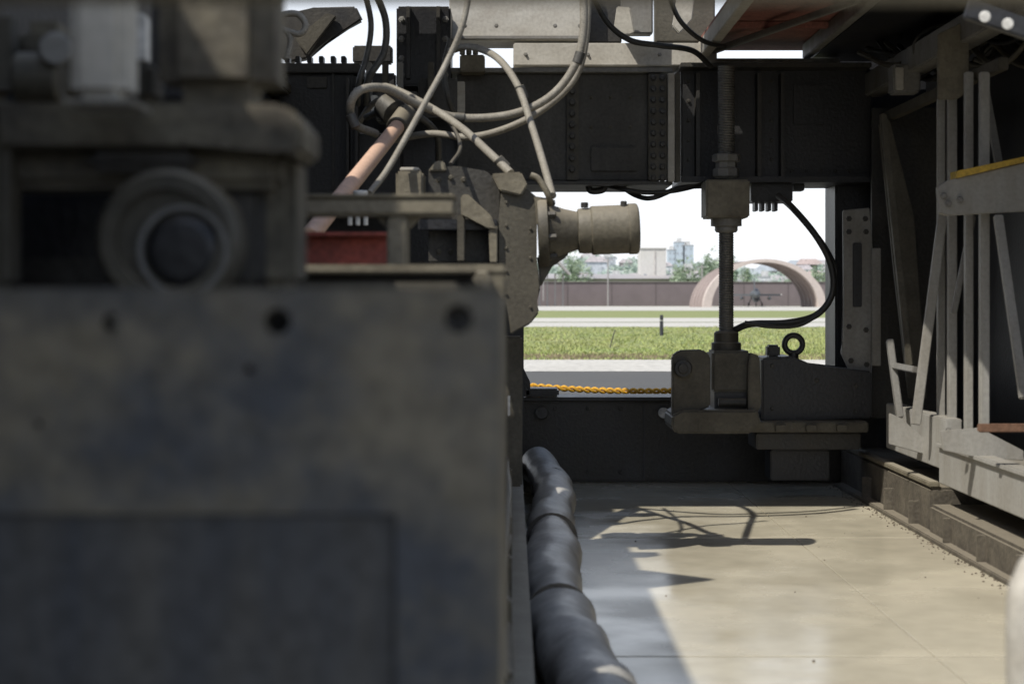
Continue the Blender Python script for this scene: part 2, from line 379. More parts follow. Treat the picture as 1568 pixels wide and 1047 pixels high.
for u,v in ((931,394),(1075,405)):
    g=group("utility_pole"); y=300
    cyl("pole",(X(u,y),y,-.03),(X(u,y),y,Z(v,y)),.13,SHD,g,8); bar("crossarm",P(u-8,v+4,y),P(u+8,v+4,y),.15,.15,SHD,g,0)
g=group("mast_light"); cyl("mast",P(832,430,290)-Vector((0,0,3.4)),P(832,398,290),.1,SHD,g,8); bar("lamp_arm",P(826,398,290),P(838,398,290),.2,.3,SHD,g,0)
g=group("marker_post"); c=P(1013,0,50).x
lathe("post_body",(c,50,-.03),(0,0,1),[(.07,0),(.055,.04),(.05,.5),(.05,.58),(.035,.61)],mat("marker_black",(.02,.022,.03)),g,16)
lathe("reflector_band",(c,50,.40),(0,0,1),[(.0515,0),(.0515,.03)],CHROME,g,16)
tube("thin_stake",[(X(934,37),37,-.03),(X(937,37),37,.15),(X(942,37),37,Z(505,37))],.014,HOSED,None,6,4)
# ================================================================= MACHINE - far frame
g=group("transporter_cross_frame")
ubox("sill_beam",797,1345,614,737,9.4,.25,DARK,g,.01)
ubox("sill_top_flange",797,1345,608,613.4,9.36,.33,BLACK,g,.003)
ubox("sill_bracket",803,856,595,607.5,9.3,.2,BLACK,g,.01)
prism("sill_gusset",[(800,560),(812,585),(812,607),(800,607)],9.3,.05,BLACK,g)
cyl("hub_disc",P(1016,632,9.38),P(1016,632,9.36),.030,WHITE,g)
cyl("sill_pin",P(830,632,9.39),P(830,632,9.34),.035,DARK,g)
bolts("sill_bolts",[(u,v) for u in (850,900,950,1180,1240,1290) for v in (625,722)],9.4,.012,DARK,g)
ubox("sill_seam",985,988,618,733,9.39,.02,BLACK,g,.001)
ubox("corner_post",776,802,270,735,9.05,.18,BLACK,g,.008)
ubox("corner_panel",420,779,290,640,9.25,.1,BLACK,g,.01)
bolts("corner_bolts",[(790,v) for v in range(520,720,28)],9.05,.010,GIRD,g)
g=group("box_girder")
ubox("web",700,1012,112,277,8.8,.45,GIRD,g,.008)
ubox("top_flange",690,1030,104,111,8.74,.6,GREY,g,.003)
ubox("bottom_flange",700,1030,277.5,283,8.74,.6,DARK,g,.003)
ubox("splice_plate",868,886,113,276,8.76,.035,OLIVED,g,.004)
ubox("splice_plate",993,1022,113,276,8.74,.055,OLIVED,g,.004)
ubox("end_flange",1023,1033,112,278,8.70,.12,PALE,g,.003)
ubox("stiffener",1034,1042,112,278,8.75,.10,OLIVED,g,.003)
bolts("splice_bolts",[(876,v) for v in range(124,275,17)],8.76,.016,GIRD,g,.03)
bolts("splice_bolts",[(1000,v) for v in range(120,275,17)]+[(1014,v) for v in range(120,275,17)],8.74,.014,DARK,g,.025)
bolts("web_rivets",[(u,v) for u in (905,935,965) for v in (150,195,240)],8.8,.007,OLIVED,g)
ubox("cover_plate",905,975,225,262,8.78,.018,GIRD,g,.004)
g=group("rear_crossbeam")
ubox("beam_web",1042.5,1335,104,274,8.95,.4,BLACK,g,.01)
ubox("beam_lip",1042.5,1335,270,279,8.85,.5,BLACK,g,.004)
ubox("beam_stiffener",1066,1072,112,270,8.86,.09,DARK,g,.002)
ubox("beam_stiffener",1160,1166,112,270,8.86,.09,DARK,g,.002)
ubox("beam_stiffener",1196,1201,112,270,8.86,.09,DARK,g,.002)
ubox("beam_top",1042.5,1335,96,103,8.8,.6,DARK,g,.003)
ubox("beam_pad",1215,1262,130,190,8.93,.02,BLACK,g,.003)
bolts("beam_bolts",[(1054,v) for v in range(125,265,30)]+[(1181,v) for v in range(125,265,30)]+[(u,262) for u in range(1212,1320,22)],8.95,.009,DARK,g)
ubox("hanger_block",1150,1214,281,309,8.95,.2,BLACK,g,.006)
for k in range(4): ubox("hanger_tooth",1156+k*10,1161+k*10,309.5,323,8.95,.1,BLACK,g,.002)
tube("beam_drain",[P(900,282,8.9),P(905,292,8.9),P(922,291,8.9),P(928,283,8.9)],.018,BLACK,g)
tube("power_cable",[P(950,285,8.9),P(975,300,8.85),P(1000,303,8.8),P(1040,288,8.85),P(1080,285,8.9)],.013,RUBBER,g)
tube("power_cable",[P(925,283,8.9),P(955,290,8.8),P(990,295,8.8),P(1035,292,8.8),P(1085,280,8.9)],.012,RUBBER,g)
ubox("hanger_nut",1216,1232,281,292,9.0,.1,BLACK,g,.004)
g=group("side_column")
ubox("column_body",1279,1345,276,620,9.1,.3,BLACK,g,.01)
box("rear_bulkhead",1.76,3.6,9.42,9.6,0,2.75,BLACK,g,.01)
prism("bracket_plate",[(1291,322),(1332,318),(1336,380),(1334,572),(1300,566),(1288,540),(1292,520)],8.6,.03,GREY,g)
ubox("bracket_window",1306,1320,372,470,8.59,.012,BLACK,g,.004)
bolts("bracket_bolts",[(1300,335),(1325,335),(1300,355),(1326,355),(1300,500),(1326,505),(1303,552),(1327,558)],8.6,.010,DARK,g)
ubox("column_flange",1336,1349,380,560,8.5,.03,GREY,g,.003)
# ---- screw jack
g=group("screw_jack"); D=8.6; cx=X(1112,D)
def threaded(name, v0, v1, r, pitch=.013):
    z1=Z(v0,D); z0=Z(v1,D); n=int((z1-z0)/pitch); pr=[]
    for i in range(n): pr += [(r*.93,i*pitch),(r,i*pitch+pitch*.4),(r,i*pitch+pitch*.6),(r*.93,i*pitch+pitch*.95)]
    lathe(name,(cx,D,z0),(0,0,1),pr,THREAD,g,24,False)
threaded("upper_screw",100,240,.043); threaded("lower_screw",352,508,.038)
lathe("lock_nut",(cx,D,Z(272,D)),(0,0,1),[(.060,0),(.068,.006),(.068,.04),(.055,.05),(.055,.075),(.072,.08),(.072,.11),(.06,.118)],GREY,g,8,False)
ubox("jack_box",1081,1148,275,333,D-.11,.22,OLIVE,g,.008)
lathe("lower_nut",(cx,D,Z(356,D)),(0,0,1),[(.050,0),(.058,.01),(.058,.03),(.078,.032),(.078,.07)],GREY,g,24)
lathe("foot_collar",(cx,D,Z(537,D)),(0,0,1),[(.075,0),(.075,.04),(.062,.045),(.062,.09),(.05,.1)],OLIVED,g,24)
ubox("foot_socket",1090,1150,537,600,D-.12,.24,OLIVED,g,.012)
prism("foot_cheek",[(1029,545),(1040,536),(1076,535),(1088,545),(1088,622),(1070,630),(1029,640)],D-.20,.06,OLIVED,g,.008)
prism("foot_cheek",[(1150,540),(1163,545),(1166,620),(1160,632),(1146,632),(1146,560)],D-.2,.06,OLIVED,g,.006)
cyl("foot_pin",P(1046,564,D-.15),P(1046,564,D-.24),.045,DARK,g); cyl("foot_pin_cap",P(1046,564,D-.242),P(1046,564,D-.26),.024,GIRD,g)
prism("foot_base",[(1029,636),(1045,628),(1160,628),(1166,650),(1150,664),(1035,664),(1028,655)],D-.24,.4,OLIVED,g,.01)
ubox("foot_slot",1094,1146,600,627,D-.1,.2,BLACK,g,.004)
cyl("foot_roller",P(1100,616,D-.14),P(1142,616,D-.14),.022,GIRD,g)
g=group("outrigger_beam")
prism("outrigger_body",[(1166,548),(1215,545),(1240,560),(1335,568),(1335,640),(1166,645)],D-.05,.3,BLACK,g,.01)
ubox("outrigger_foot",1150,1330,645.5,662,D-.15,.4,OLIVED,g,.006)
ubox("outrigger_shoe",1158,1318,663,688,D-.05,.3,DARK,g,.006)
ubox("outrigger_stub",1180,1270,688.5,735,D+.05,.2,BLACK,g,.006)
bolts("outrigger_bolts",[(1182,560),(1182,625),(1250,582),(1310,590),(1310,630)],D-.05,.010,DARK,g)
for u in (1188,1235,1282): ubox("shoe_clip",u,u+16,650,661,D-.19,.035,OLIVED,g,.004)
bm=bmesh.new(); c=P(1215,527,D); R=.045; r=.015
vv=[[bm.verts.new((c.x+(R+r*math.cos(b_*math.pi/5))*math.cos(a*math.pi/12),c.y+r*math.sin(b_*math.pi/5),c.z+(R+r*math.cos(b_*math.pi/5))*math.sin(a*math.pi/12))) for b_ in range(10)] for a in range(24)]
for a in range(24):
    for b_ in range(10): bm.faces.new((vv[a][b_],vv[(a+1)%24][b_],vv[(a+1)%24][(b_+1)%10],vv[a][(b_+1)%10]))
mk("lifting_eye",bm,BLACK,g,True)
cyl("eye_shank",P(1215,550,D),P(1215,540,D),.025,BLACK,g)
ubox("eye_bracket",1175,1195,528,547,D,.08,BLACK,g,.01)
tube("jack_cable",[P(1192,300,8.8),P(1215,320,8.6),P(1250,362,8.5),P(1272,405,8.5),P(1274,450,8.5),P(1250,482,8.5),P(1205,494,8.5),P(1150,496,8.55),P(1125,505,8.6)],.017,RUBBER,None)
tube("jack_cable",[P(1200,308,8.8),P(1232,338,8.6),P(1262,375,8.52),P(1280,412,8.52),P(1276,440,8.52)],.010,RUBBER,None)
tube("jack_cable",[P(1258,478,8.48),P(1225,497,8.48),P(1185,500,8.48),P(1140,494,8.5)],.011,RUBBER,None)
# rope across
g=group("safety_rope")
for ph in (0,math.pi):
    pts=[]
    for i in range(141):
        t=i/140; u=800+t*235; v=590+6*math.sin(math.pi*t*.75)+4*t
        p=P(u,v,10.2); a=i*.45+ph; pts.append(p+Vector((0,math.cos(a)*.009,math.sin(a)*.011)))
    tube("rope_strand",pts,.0095,YEL,g,6,2)
cyl("rope_stanchion",(X(795,10.2),10.2,-.02),(X(795,10.2),10.2,.56),.02,BLACK,g)
cyl("rope_stanchion",(X(1040,10.2),10.2,-.02),(X(1040,10.2),10.2,.56),.02,BLACK,g)
# ================================================================= pale top beams + deck
g=group("upper_beam")
ubox("beam_upper",688,902,-40,62,9.0,.3,PALE,g,.008)
ubox("beam_lower",786,1098,66,101,8.9,.3,PALE,g,.006)
ubox("beam_seam",700,900,55,60,8.98,.02,GREY,g,.002)
ubox("beam_clip",952,1000,-20,52,8.8,.1,GREY,g,.008)
ubox("beam_clip",900,952,-30,66,9.1,.1,DARK,g,.008)
ubox("beam_web",1003,1095,-40,65,9.05,.1,OLIVED,g,.008)
prism("beam_bracket",[(1040,-20),(1066,-20),(1060,30),(1040,52),(1030,40)],8.7,.05,PALE,g)
prism("beam_hook",[(945,10),(965,12),(972,50),(955,58),(940,45)],8.7,.05,PALE,g)
bolts("beam_bolts",[(u,40) for u in (712,760,850,888)]+[(u,84) for u in (805,900,1010,1080)],8.9,.008,GREY,g)
g=group("overhead_deck")
box("deck_plate",1.0,1.60,4.2,9.3,2.36,2.40,REDD,g,.004)
box("deck_plate_outer",1.605,3.2,4.2,9.3,2.30,2.40,BLACK,g,.004)
for k,y in enumerate((4.6,5.6,6.6,7.6,8.3)): box("joist",1.06,1.54,y,y+.04,2.325,2.357,REDD,g,.004)
box("edge_beam",.98,1.03,4.2,9.3,2.27,2.358,PALE,g,.004)
box("edge_beam_far",1.06,1.75,9.1,9.2,2.25,2.29,PALE,g,.004)
box("long_stringer",1.54,1.58,4.2,9.05,2.28,2.357,GREY,g,.004)
bar("deck_brace",(1.05,8.9,2.30),(1.5,7.4,2.30),.03,.03,GREY,g)
g=group("cable_bundle")
for k in range(9):
    x0=1.75+k*.04; tube("bundle_cable",[(x0,8.6,2.28+random.uniform(-.05,.05)),(x0+.1,8.2,2.12+random.uniform(-.06,.06)),(x0+.25,7.8,2.22),(x0+.35,7.3,2.05+random.uniform(-.08,.08)),(x0+.5,6.9,2.3)],.013,OLIVED if k%3==0 else RUBBER,g)
for k in range(5):
    c=Vector((2.0+.05*k,7.8,2.17)); tube("cable_loop",[c+Vector((.14*math.cos(a*.7+k),.02*a,.09*math.sin(a*.7+k))) for a in range(10)],.011,HOSED,g)
g=group("shade_canopy")  # out-of-view canopy added to shade the girder and far floor
box("shade_canopy_plate",-1.6,.975,6.95,8.55,2.60,2.66,OLIVED,g,.01)
for y in (7.2,7.8,8.3): box("shade_canopy_rib",-1.5,.97,y,y+.05,2.545,2.598,OLIVED,g,.004)
# ================================================================= left/back machine
g=group("power_unit")
ubox("unit_body",428,545,112,305,8.5,.5,BLACK,g,.015)
ubox("unit_cap",424,552,97,111,8.45,.6,DARK,g,.006)
ubox("unit_panel",470,500,118,135,8.48,.02,GIRD,g,.003)
for u in (436,452,470,488,506,522): ubox("cap_lug",u,u+7,86,96.5,8.5,.08,BLACK,g,.003)
ubox("unit_seam",508,512,112,290,8.485,.02,DARK,g,.002)
for u in (530,544): ubox("unit_fin",u,u+4,120,290,8.4,.09,DARK,g,.002)
ubox("side_tank",546,612,205,310,8.6,.4,BLACK,g,.01)
ubox("mast_column",607,690,10,132,8.7,.3,BLACK,g,.01)
ubox("mast_rib",622,628,10,120,8.66,.04,DARK,g,.002); ubox("mast_rib",668,674,10,120,8.66,.04,DARK,g,.002)
ubox("mast_base",585,700,133,300,8.9,.3,BLACK,g,.01)
ubox("mast_back",546,606,112,204,9.05,.1,BLACK,g,.01)
ubox("valve_block",575,640,140,185,8.35,.2,DARK,g,.008)
for u in (560,585,608,655): ubox("valve_stem",u,u+9,95,150,8.4,.06,OLIVED if u%2 else GREY,g,.004)
ubox("valve_label",698,712,125,172,8.5,.03,PALE,g,.004)
ubox("valve_label",568,578,146,175,8.3,.03,WHITE,g,.003)
ubox("valve_body",640,700,120,180,8.45,.15,GIRD,g,.01)
bolts("mast_bolts",[(615,v) for v in (30,60,90,115)]+[(682,v) for v in (30,60,90,115)],8.7,.012,GREY,g)
ubox("fitting_block",704,742,84,110,8.6,.15,OLIVE,g,.006)
for u in (708,718,728): cyl("fitting",P(u,84,8.65),P(u,68,8.65),.014,OLIVE,g,8)
prism("swing_arm",[(430,22),(480,12),(545,10),(555,30),(500,60),(470,90),(440,96),(420,80)],8.9,.08,DARK,g,.01)
prism("swing_arm_rib",[(452,60),(500,20),(515,25),(470,84)],8.85,.04,OLIVED,g,.006)
ubox("arm_pivot",540,600,70,96,8.8,.1,DARK,g,.008)
g=group("machine_body")
box("body_shell",-4.0,-1.18,7.4,9.4,.3,2.02,BLACK,g,.03)
box("body_skid",-4.0,-.6,6.3,9.2,0,.28,DARK,g,.02)
box("body_rail",-4.0,-1.1,7.4,9.3,2.022,2.08,OLIVED,g,.01)
box("shade_body_near",-4.2,-1.1,2.6,5.6,0,2.72,BLACK,g,.03)  # body top out of view, height shaped to shade the left floor
box("shade_body_notch",-4.2,-1.1,5.61,6.19,0,1.95,BLACK,g,.03)  # low notch shaped to let sun through to strut and floor stripe
box("shade_body_rear",-4.2,-1.1,6.2,7.35,0,2.74,BLACK,g,.03)  # made tall, top unseen, to continue the floor shadow
for y,l in ((6.55,.20),(5.3,.10)): box("shadow_arm",-1.099,-1.1+l,y,y+.10,2.60,2.70,OLIVED,g,.004)  # unseen arms added to cut stripes into the floor shadow edge
bm=bmesh.new(); hexa(bm,[(-1.099,4.55,2.66),(-.86,4.72,2.66),(-.86,4.75,2.66),(-1.099,4.95,2.66),(-1.099,4.55,2.70),(-.86,4.72,2.70),(-.86,4.75,2.70),(-1.099,4.95,2.70)]); mk("shadow_gusset",bm,OLIVED,g)  # unseen gusset added for a triangle in the floor shadow
box("shade_wall",-2.2,-.80,-1.5,1.22,0,2.5,BLACK,g,.02)  # wall out of view, added to keep sun off the front plate
box("shade_wall_rear",-2.2,-.80,1.225,2.55,0,2.08,BLACK,g,.02)  # lower unseen wall, height shaped so sun grazes the pivot column
g=group("left_skid")
box("skid_rail",-.55,.02,2.5,8.95,0,.15,CURB,g,.012)
box("skid_flange",-.05,.05,2.5,8.95,.152,.17,FG,g,.004)
for k in range(9): box("skid_rib",-.02,.045,2.9+k*.7,2.93+k*.7,.0,.149,CURB,g,.004)
for k in range(6): box("skid_wall",-.62,-.05,2.6+k*1.05,3.55+k*1.05,.172,.62,DARK,g,.02)
for k in range(13): box("skid_lug",-.046,.0,2.75+k*.48,2.80+k*.48,.171,.25+.05*(k%3),FG,g,.005)
tube("skid_cable",[(-.02,2.6,.32),(-.01,3.4,.27),(-.025,4.3,.34),(-.01,5.3,.28),(-.02,6.4,.33),(-.015,7.6,.27),(-.02,8.8,.35)],.014,HOSED,g)
tube("skid_cable",[(-.015,2.6,.42),(-.02,3.8,.38),(-.01,5.0,.44),(-.02,6.6,.38),(-.01,8.8,.45)],.010,OLIVED,g)
# wrapped pipe on the floor
random.seed(3)
def rf(i,n): return .092*(1+.05*math.sin(i*.16)+.04*math.sin(i*.37+1)+.02*math.sin(i*.8))
tube("wrapped_pipe",[(.13,8.95,.05),(.135,8.85,.14),(.165,8.5,.125),(.195,8.0,.11),(.18,7.4,.10),(.155,6.8,.10),(.145,6.1,.10),(.13,5.5,.10),(.13,5.0,.10),(.14,4.6,.10),(.165,4.2,.10),(.20,3.8,.10),(.23,3.3,.10)],.098,WRAP,None,32,14,rf)
g=group("pipe_clamp")
for y,x in ((8.2,.187),(6.45,.150),(4.85,.133)):
    lathe("clamp_band",(x,y-.02,.103),(0,1,0),[(.098,0),(.098,.012)],CURB,g,24)
# ================================================================= gearbox assembly
g=group("slewing_gearbox"); D=6.4
prism("main_plate",[(768,285),(800,283),(826,305),(820,335),(822,400),(828,440),(820,460),(826,478),(812,496),(782,512),(778,480),(770,440),(764,400),(764,330)],D,.10,OLIVED,g,.006)
prism("side_plate",[(656,257),(700,254),(745,262),(768,284),(764,402),(656,402)],D+.12,.06,GIRD,g,.006)
prism("upper_lug",[(752,266),(798,263),(808,284),(798,300),(765,292)],D-.03,.18,OLIVE,g,.006)
prism("rear_web",[(655,262),(668,246),(680,247),(684,262)],D+.1,.05,OLIVE,g,.005)
prism("gusset",[(705,300),(715,296),(752,330),(760,352),(745,350),(730,338),(706,330)],D-.04,.05,OLIVE,g,.005)
prism("gusset",[(700,330),(712,328),(712,400),(700,400)],D-.02,.08,OLIVED,g,.004)
prism("gusset",[(748,350),(762,345),(762,402),(750,402)],D-.03,.05,OLIVE,g,.004)
ubox("housing_cap",606,648,262,305,D+.0,.2,OLIVE,g,.008)
ubox("housing_cap_top",612,642,256,261.5,D+.02,.16,PALE,g,.004)
ubox("housing_mid",640,762,336,352,D+.02,.1,BLACK,g,.004)
prism("foot_bracket",[(700,404),(764,404),(780,440),(778,470),(700,470)],D+.02,.14,OLIVED,g,.006)
bolts("plate_bolts",[(775,v) for v in (310,345,380,415,450)]+[(812,v) for v in (350,395,470)],D,.006,OLIVED,g,.008)
bolts("side_bolts",[(672,275),(690,272),(710,275),(672,300),(690,300),(672,385),(690,385),(672,340)],D+.12,.009,OLIVED,g)
ax=(P(980,350,D)-P(838,356,D)).normalized()
lathe("slew_flange",P(824,356,D+.03),ax,[(.125,0),(.130,.01),(.130,.035),(.11,.042),(.10,.06),(.085,.10),(.072,.15)],OLIVED,g,36)
lathe("motor_neck",P(862,355,D+.03),ax,[(.066,0),(.066,.06)],MOTOR,g,32)
lathe("motor_body",P(884,354,D+.03),ax,[(.07,0),(.083,.004),(.086,.02),(.086,.05),(.092,.055),(.092,.19),(.096,.195),(.096,.222),(.092,.228),(.080,.232)],MOTOR,g,40)
for k in range(8):
    a=k*math.pi/4+.2; s,r_=frame(ax); q=P(838,356,D+.03)+(s*math.cos(a)+r_*math.sin(a))*.112
    lathe("flange_bolt",q,ax,[(.013,0),(.013,.03),(.008,.034)],GIRD,g,6,False)
cyl("motor_port",P(895,318,D),P(895,310,D),.014,DARK,g,12); cyl("motor_port",P(955,318,D),P(955,308,D),.012,DARK,g,12)
prism("lower_flange",[(818,300),(835,303),(845,330),(838,350),(822,345)],D-.02,.05,OLIVE,g,.006)
prism("lower_web",[(822,392),(850,380),(872,384),(868,394),(845,405),(828,440)],D+.04,.05,OLIVED,g,.006)
tube("gearbox_pipe",[P(812,268,D-.05),P(825,275,D-.05),P(840,300,D-.05),P(842,315,D)],.012,OLIVE,g)
tube("gearbox_wire",[P(690,252,D),P(705,225,D+.2),P(690,190,D+.5),P(665,170,D+.9)],.008,RUBBER,g)
ubox("support_leg",764,800,515,745,6.7,.12,OLIVED,g,.008)
ubox("support_strip",777.5,781,606,636,6.55,.02,WHITE,g,.001)
g=group("hydraulic_strut")
cyl("strut_rod",P(612,190,7.2),P(474,362,5.6),.031,COPPER,g)
cyl("strut_head",P(622,175,7.3),P(607,196,7.14),.045,OLIVED,g)
lathe("strut_clevis",P(588,160,7.35),P(625,190,7.25)-P(588,160,7.35),[(.04,0),(.06,.01),(.06,.08),(.04,.09)],GIRD,g,16)
cyl("strut_knob",P(552,292,5.5),P(552,302,5.5),.024,WHITE,g)
for u in (536,548,560): cyl("strut_stud",P(u,345,5.6),P(u,325,5.6),.008,WHITE,g,10)
g=group("tee_bracket"); D=3.4
ubox("tee_bar",430,697,303,330,D,.09,OLIVE,g,.006)
ubox("tee_bar_lip",430,697,297,302.5,D-.005,.11,OLIVE,g,.003)
ubox("tee_stem",592,624,330.5,440,D+.01,.06,OLIVE,g,.005)
prism("tee_gusset",[(575,331),(591,331),(591,350)],D+.03,.02,OLIVE,g,.002)
prism("tee_gusset",[(625,331),(645,331),(625,352)],D+.03,.02,OLIVE,g,.002)
g=group("red_channel")
ubox("channel_web",440,596,362,408,3.9,.03,REDM,g,.004)
ubox("channel_flange",440,596,355,361.5,3.86,.12,REDM,g,.003)
g=group("shelf_frame")
ubox("shelf_bar",440,775,405,419,3.1,.12,OLIVE,g,.004)
ubox("shelf_post",752,775,420,980,3.1,.06,FG,g,.004)
ubox("shelf_panel",450,745,420,700,3.2,.05,BLACK,g,.004)
cyl("shelf_bolt",P(738,428,3.1),P(738,428,3.06),.017,OLIVE,g,6)
ubox("shelf_lower",440,700,432,450,2.6,.06,OLIVED,g,.004)
def hose(pts, r, m, name="hydraulic_hose"): return tube(name,[P(*p) for p in pts],r,m,None,14,10)
hose([(722,-30,6.6),(708,40,6.6),(682,100,6.6),(655,150,6.5),(625,205,6.4),(592,262,6.3),(566,296,6.2)],.012,HOSE)
hose([(893,-30,7.0),(893,50,7.0),(878,105,7.0),(840,150,7.0),(780,176,7.0),(700,180,7.0),(640,160,6.9),(590,136,6.8),(553,138,6.7),(537,160,6.7),(543,190,6.8),(575,205,7.0)],.017,HOSE)
hose([(901,-30,7.1),(897,60,7.1),(880,120,7.1),(835,165,7.1),(780,195,7.1),(720,210,7.2),(660,205,7.3),(600,215,7.4)],.015,HOSE)
hose([(690,78,7.6),(720,72,7.4),(760,88,7.2),(792,130,7.0),(815,195,6.8),(832,250,6.6),(846,300,6.4)],.015,HOSE)
hose([(545,140,7.5),(590,133,7.3),(650,160,7.0),(705,195,6.8),(750,235,6.6),(782,265,6.5)],.016,HOSE)
hose([(412,45,6.8),(430,25,6.8),(455,22,6.8),(468,38,6.8),(460,52,6.8),(438,48,6.8)],.013,HOSE)
hose([(416,60,6.8),(432,45,6.8),(445,60,6.8),(440,90,6.8)],.012,HOSE)
hose([(556,-20,7.6),(568,35,7.6),(562,85,7.6),(550,125,7.6),(548,160,7.7)],.013,HOSED)
hose([(570,-20,7.6),(590,30,7.6),(588,80,7.6),(565,120,7.6),(560,160,7.7)],.016,HOSED)
hose([(690,60,7.8),(680,105,7.8),(686,150,7.8),(700,185,7.9)],.013,HOSED)
hose([(905,-10,8.2),(930,35,8.2),(965,62,8.2),(1010,70,8.2),(1060,78,8.3),(1088,102,8.5)],.014,RUBBER)
hose([(1020,-20,8.2),(1040,30,8.2),(1075,62,8.3),(1110,72,8.4)],.012,RUBBER)
hose([(560,180,7.5),(600,165,7.4),(640,178,7.4),(668,205,7.5),(672,245,7.6)],.015,HOSED)
hose([(548,190,7.8),(570,160,7.7),(598,150,7.6),(625,168,7.6)],.014,HOSE)
g=group("hose_coupling")
for (u,v,d,u2,v2) in ((536,176,6.7,545,196),(889,80,7.0,883,98),(795,132,6.98,802,152),(690,180,7.0,712,181),(762,243,6.55,776,258)):
    cyl("ferrule",P(u,v,d),P(u2,v2,d),.021,HOSED,g,16)
# ================================================================= right truss
g=group("side_truss")
def post(u0,u1,v0,v1,d,t=.04,m=GREYW,n="post"): ubox(n,u0,u1,v0,v1,d,t,m,g,.004)
post(1437,1448,150,665,7.45); post(1453,1466,150,672,7.3)
post(1479,1491,110,690,7.0); post(1502,1516,110,700,6.8)
bar("diagonal",P(1444,325,7.4),P(1402,650,7.4),.040,.03,GREYW,g)
bar("diagonal",P(1352,175,8.0),P(1392,560,7.9),.03,.04,OLIVED,g)
bar("diagonal",P(1362,520,7.9),P(1378,640,7.8),.03,.04,GREY,g)
bar("diagonal",P(1528,330,6.7),P(1568,610,6.5),.035,.03,GREYW,g)
bar("diagonal",P(1490,330,7.1),P(1460,480,7.1),.025,.02,GREY,g)
bar("diagonal",P(1505,120,7.0),P(1530,255,6.9),.03,.03,GREY,g)
bar("tie",P(1370,560,7.85),P(1402,566,7.6),.03,.03,GREY,g)
prism("mid_rail",[(1437,285),(1452,276),(1600,242),(1600,322),(1452,330),(1440,326)],6.7,.05,GREYW,g,.004)
prism("mid_rail_yellow",[(1465,262),(1600,233),(1600,241),(1465,273)],6.68,.1,YELP,g,.001)
bar("top_chord",(1.90,9.0,2.13),(1.93,5.4,2.13),.10,.12,GREY,g,.006,Vector((0,0,1)))
bar("mid_chord",(1.90,9.0,1.93),(1.93,6.7,1.93),.04,.05,OLIVED,g,.004,Vector((0,0,1)))
prism("corner_plate",[(1437,52),(1484,30),(1484,140),(1466,152),(1437,152)],7.1,.03,OLIVE,g,.004)
ubox("junction_box",1368,1410,98,142,8.0,.12,GREY,g,.008)
ubox("junction_box_lid",1372,1384,103,138,7.98,.018,PALE,g,.004)
ubox("inner_panel",1335,1436,165,640,8.75,.03,DARK,g,.004)
prism("inner_web",[(1346,190),(1362,182),(1400,330),(1420,610),(1392,610),(1370,420)],8.5,.03,OLIVED,g,.004)
bar("rear_rail",P(1490,40,7.2),P(1600,10,6.8),.10,.05,OLIVED,g)
box("lower_chord",1.83,1.90,7.2,8.35,.28,.50,GREYW,g,.005)
box("lower_chord_near",1.80,1.87,4.4,7.195,.23,.40,GREYW,g,.005)
box("lower_chord_lip",1.785,1.799,4.4,7.195,.385,.40,GREYW,g,.002)
box("lower_chord_ledge",1.875,2.2,4.4,7.195,.33,.36,GREY,g,.004)
prism("base_plate",[(1440,660),(1500,655),(1568,690),(1568,705),(1500,700),(1445,690)],6.6,.02,GREYW,g,.003)
prism("gusset",[(1362,632),(1380,640),(1436,690),(1432,700),(1362,680)],7.6,.02,GREYW,g,.003)
bar("rust_bar",P(1498,655,6.2),P(1600,655,6.2),.03,.04,RUST,g)
box("machine_backing",2.25,3.6,4.0,9.3,0,2.27,BLACK,g,.02)  # dark machine block behind the truss
bolts("truss_bolts",[(1452,660),(1462,675),(1445,300),(1452,312),(1470,306)],6.69,.010,GREY,g)
g=group("right_skid")
for k,(a,b_) in enumerate(((7.30,8.15),(8.19,9.3))): box("skid_block",1.79,2.2,a,b_,0,.20,CURB,g,.012)
box("skid_block",1.775,2.2,5.62,7.26,0,.135,CURB,g,.012)
box("skid_block",1.77,2.2,3.6,5.58,0,.135,CURB,g,.012)
box("skid_cap",1.785,1.83,7.30,9.2,.202,.225,OLIVE,g,.004)
for y in (5.9,6.4,6.9,7.5,8.0,8.5): box("skid_rib",1.745,1.80,y,y+.02,0,.12,CURB,g,.003)
box("skid_foot",1.735,1.79,5.65,9.2,.0,.02,CURB,g,.004)
tube("grab_rail",[(.755,2.5,0),(.753,2.5,.3),(.75,2.5,.53),(.765,2.52,.585),(.81,2.55,.61),(1.0,2.6,.615),(1.3,2.7,.615)],.026,PALE,None,16)
# ================================================================= foreground
g=group("front_steel_housing"); D=1.4
pl=box("front_plate",-.75,X(766,D),D,D+.035,-.0,Z(441,D),PLATE,g,.004)
cut=[]
for u,v,r in ((172,495,.0085),(425,492,.011),(702,488,.012),(382,566,.004),(60,650,.003)):
    c=P(u,v,D); cut.append(cyl("c",c-Vector((0,.02,0)),c+Vector((0,.05,0)),r,PLATE,None,20,0))
bm=bmesh.new(); addbox(bm,-.60,X(606,D),D-.01,D+.012,-.2,Z(786,D)); cut.append(mk("c",bm,PLATEB))
carve(pl,cut)
box("recess_sheet",-.597,X(602,D),D+.007,D+.0118,.01,Z(791,D),PLATEB,g,.001)
box("side_sheet",-.03,X(767,D),D+.036,2.45,.0,Z(446,D)-.004,FG,g,.003)
box("top_sheet",-.75,-.035,D+.036,2.2,Z(446,D)-.02,Z(444,D)-.004,DARK,g,.003)
box("inner_back",-.75,-.035,1.55,1.57,0,.97,BLACK,g,.003)
cyl("welded_stud",P(738,430,1.5),P(738,444,1.5),.009,OLIVE,g,6)
g=group("pivot_mount"); D=1.9
lathe("bearing_boss",P(283,372,D+.08),(0,-1,0),[(.078,0),(.078,.10),(.072,.108),(.056,.108),(.054,.098),(.012,.098)],OLIVED,g,48)
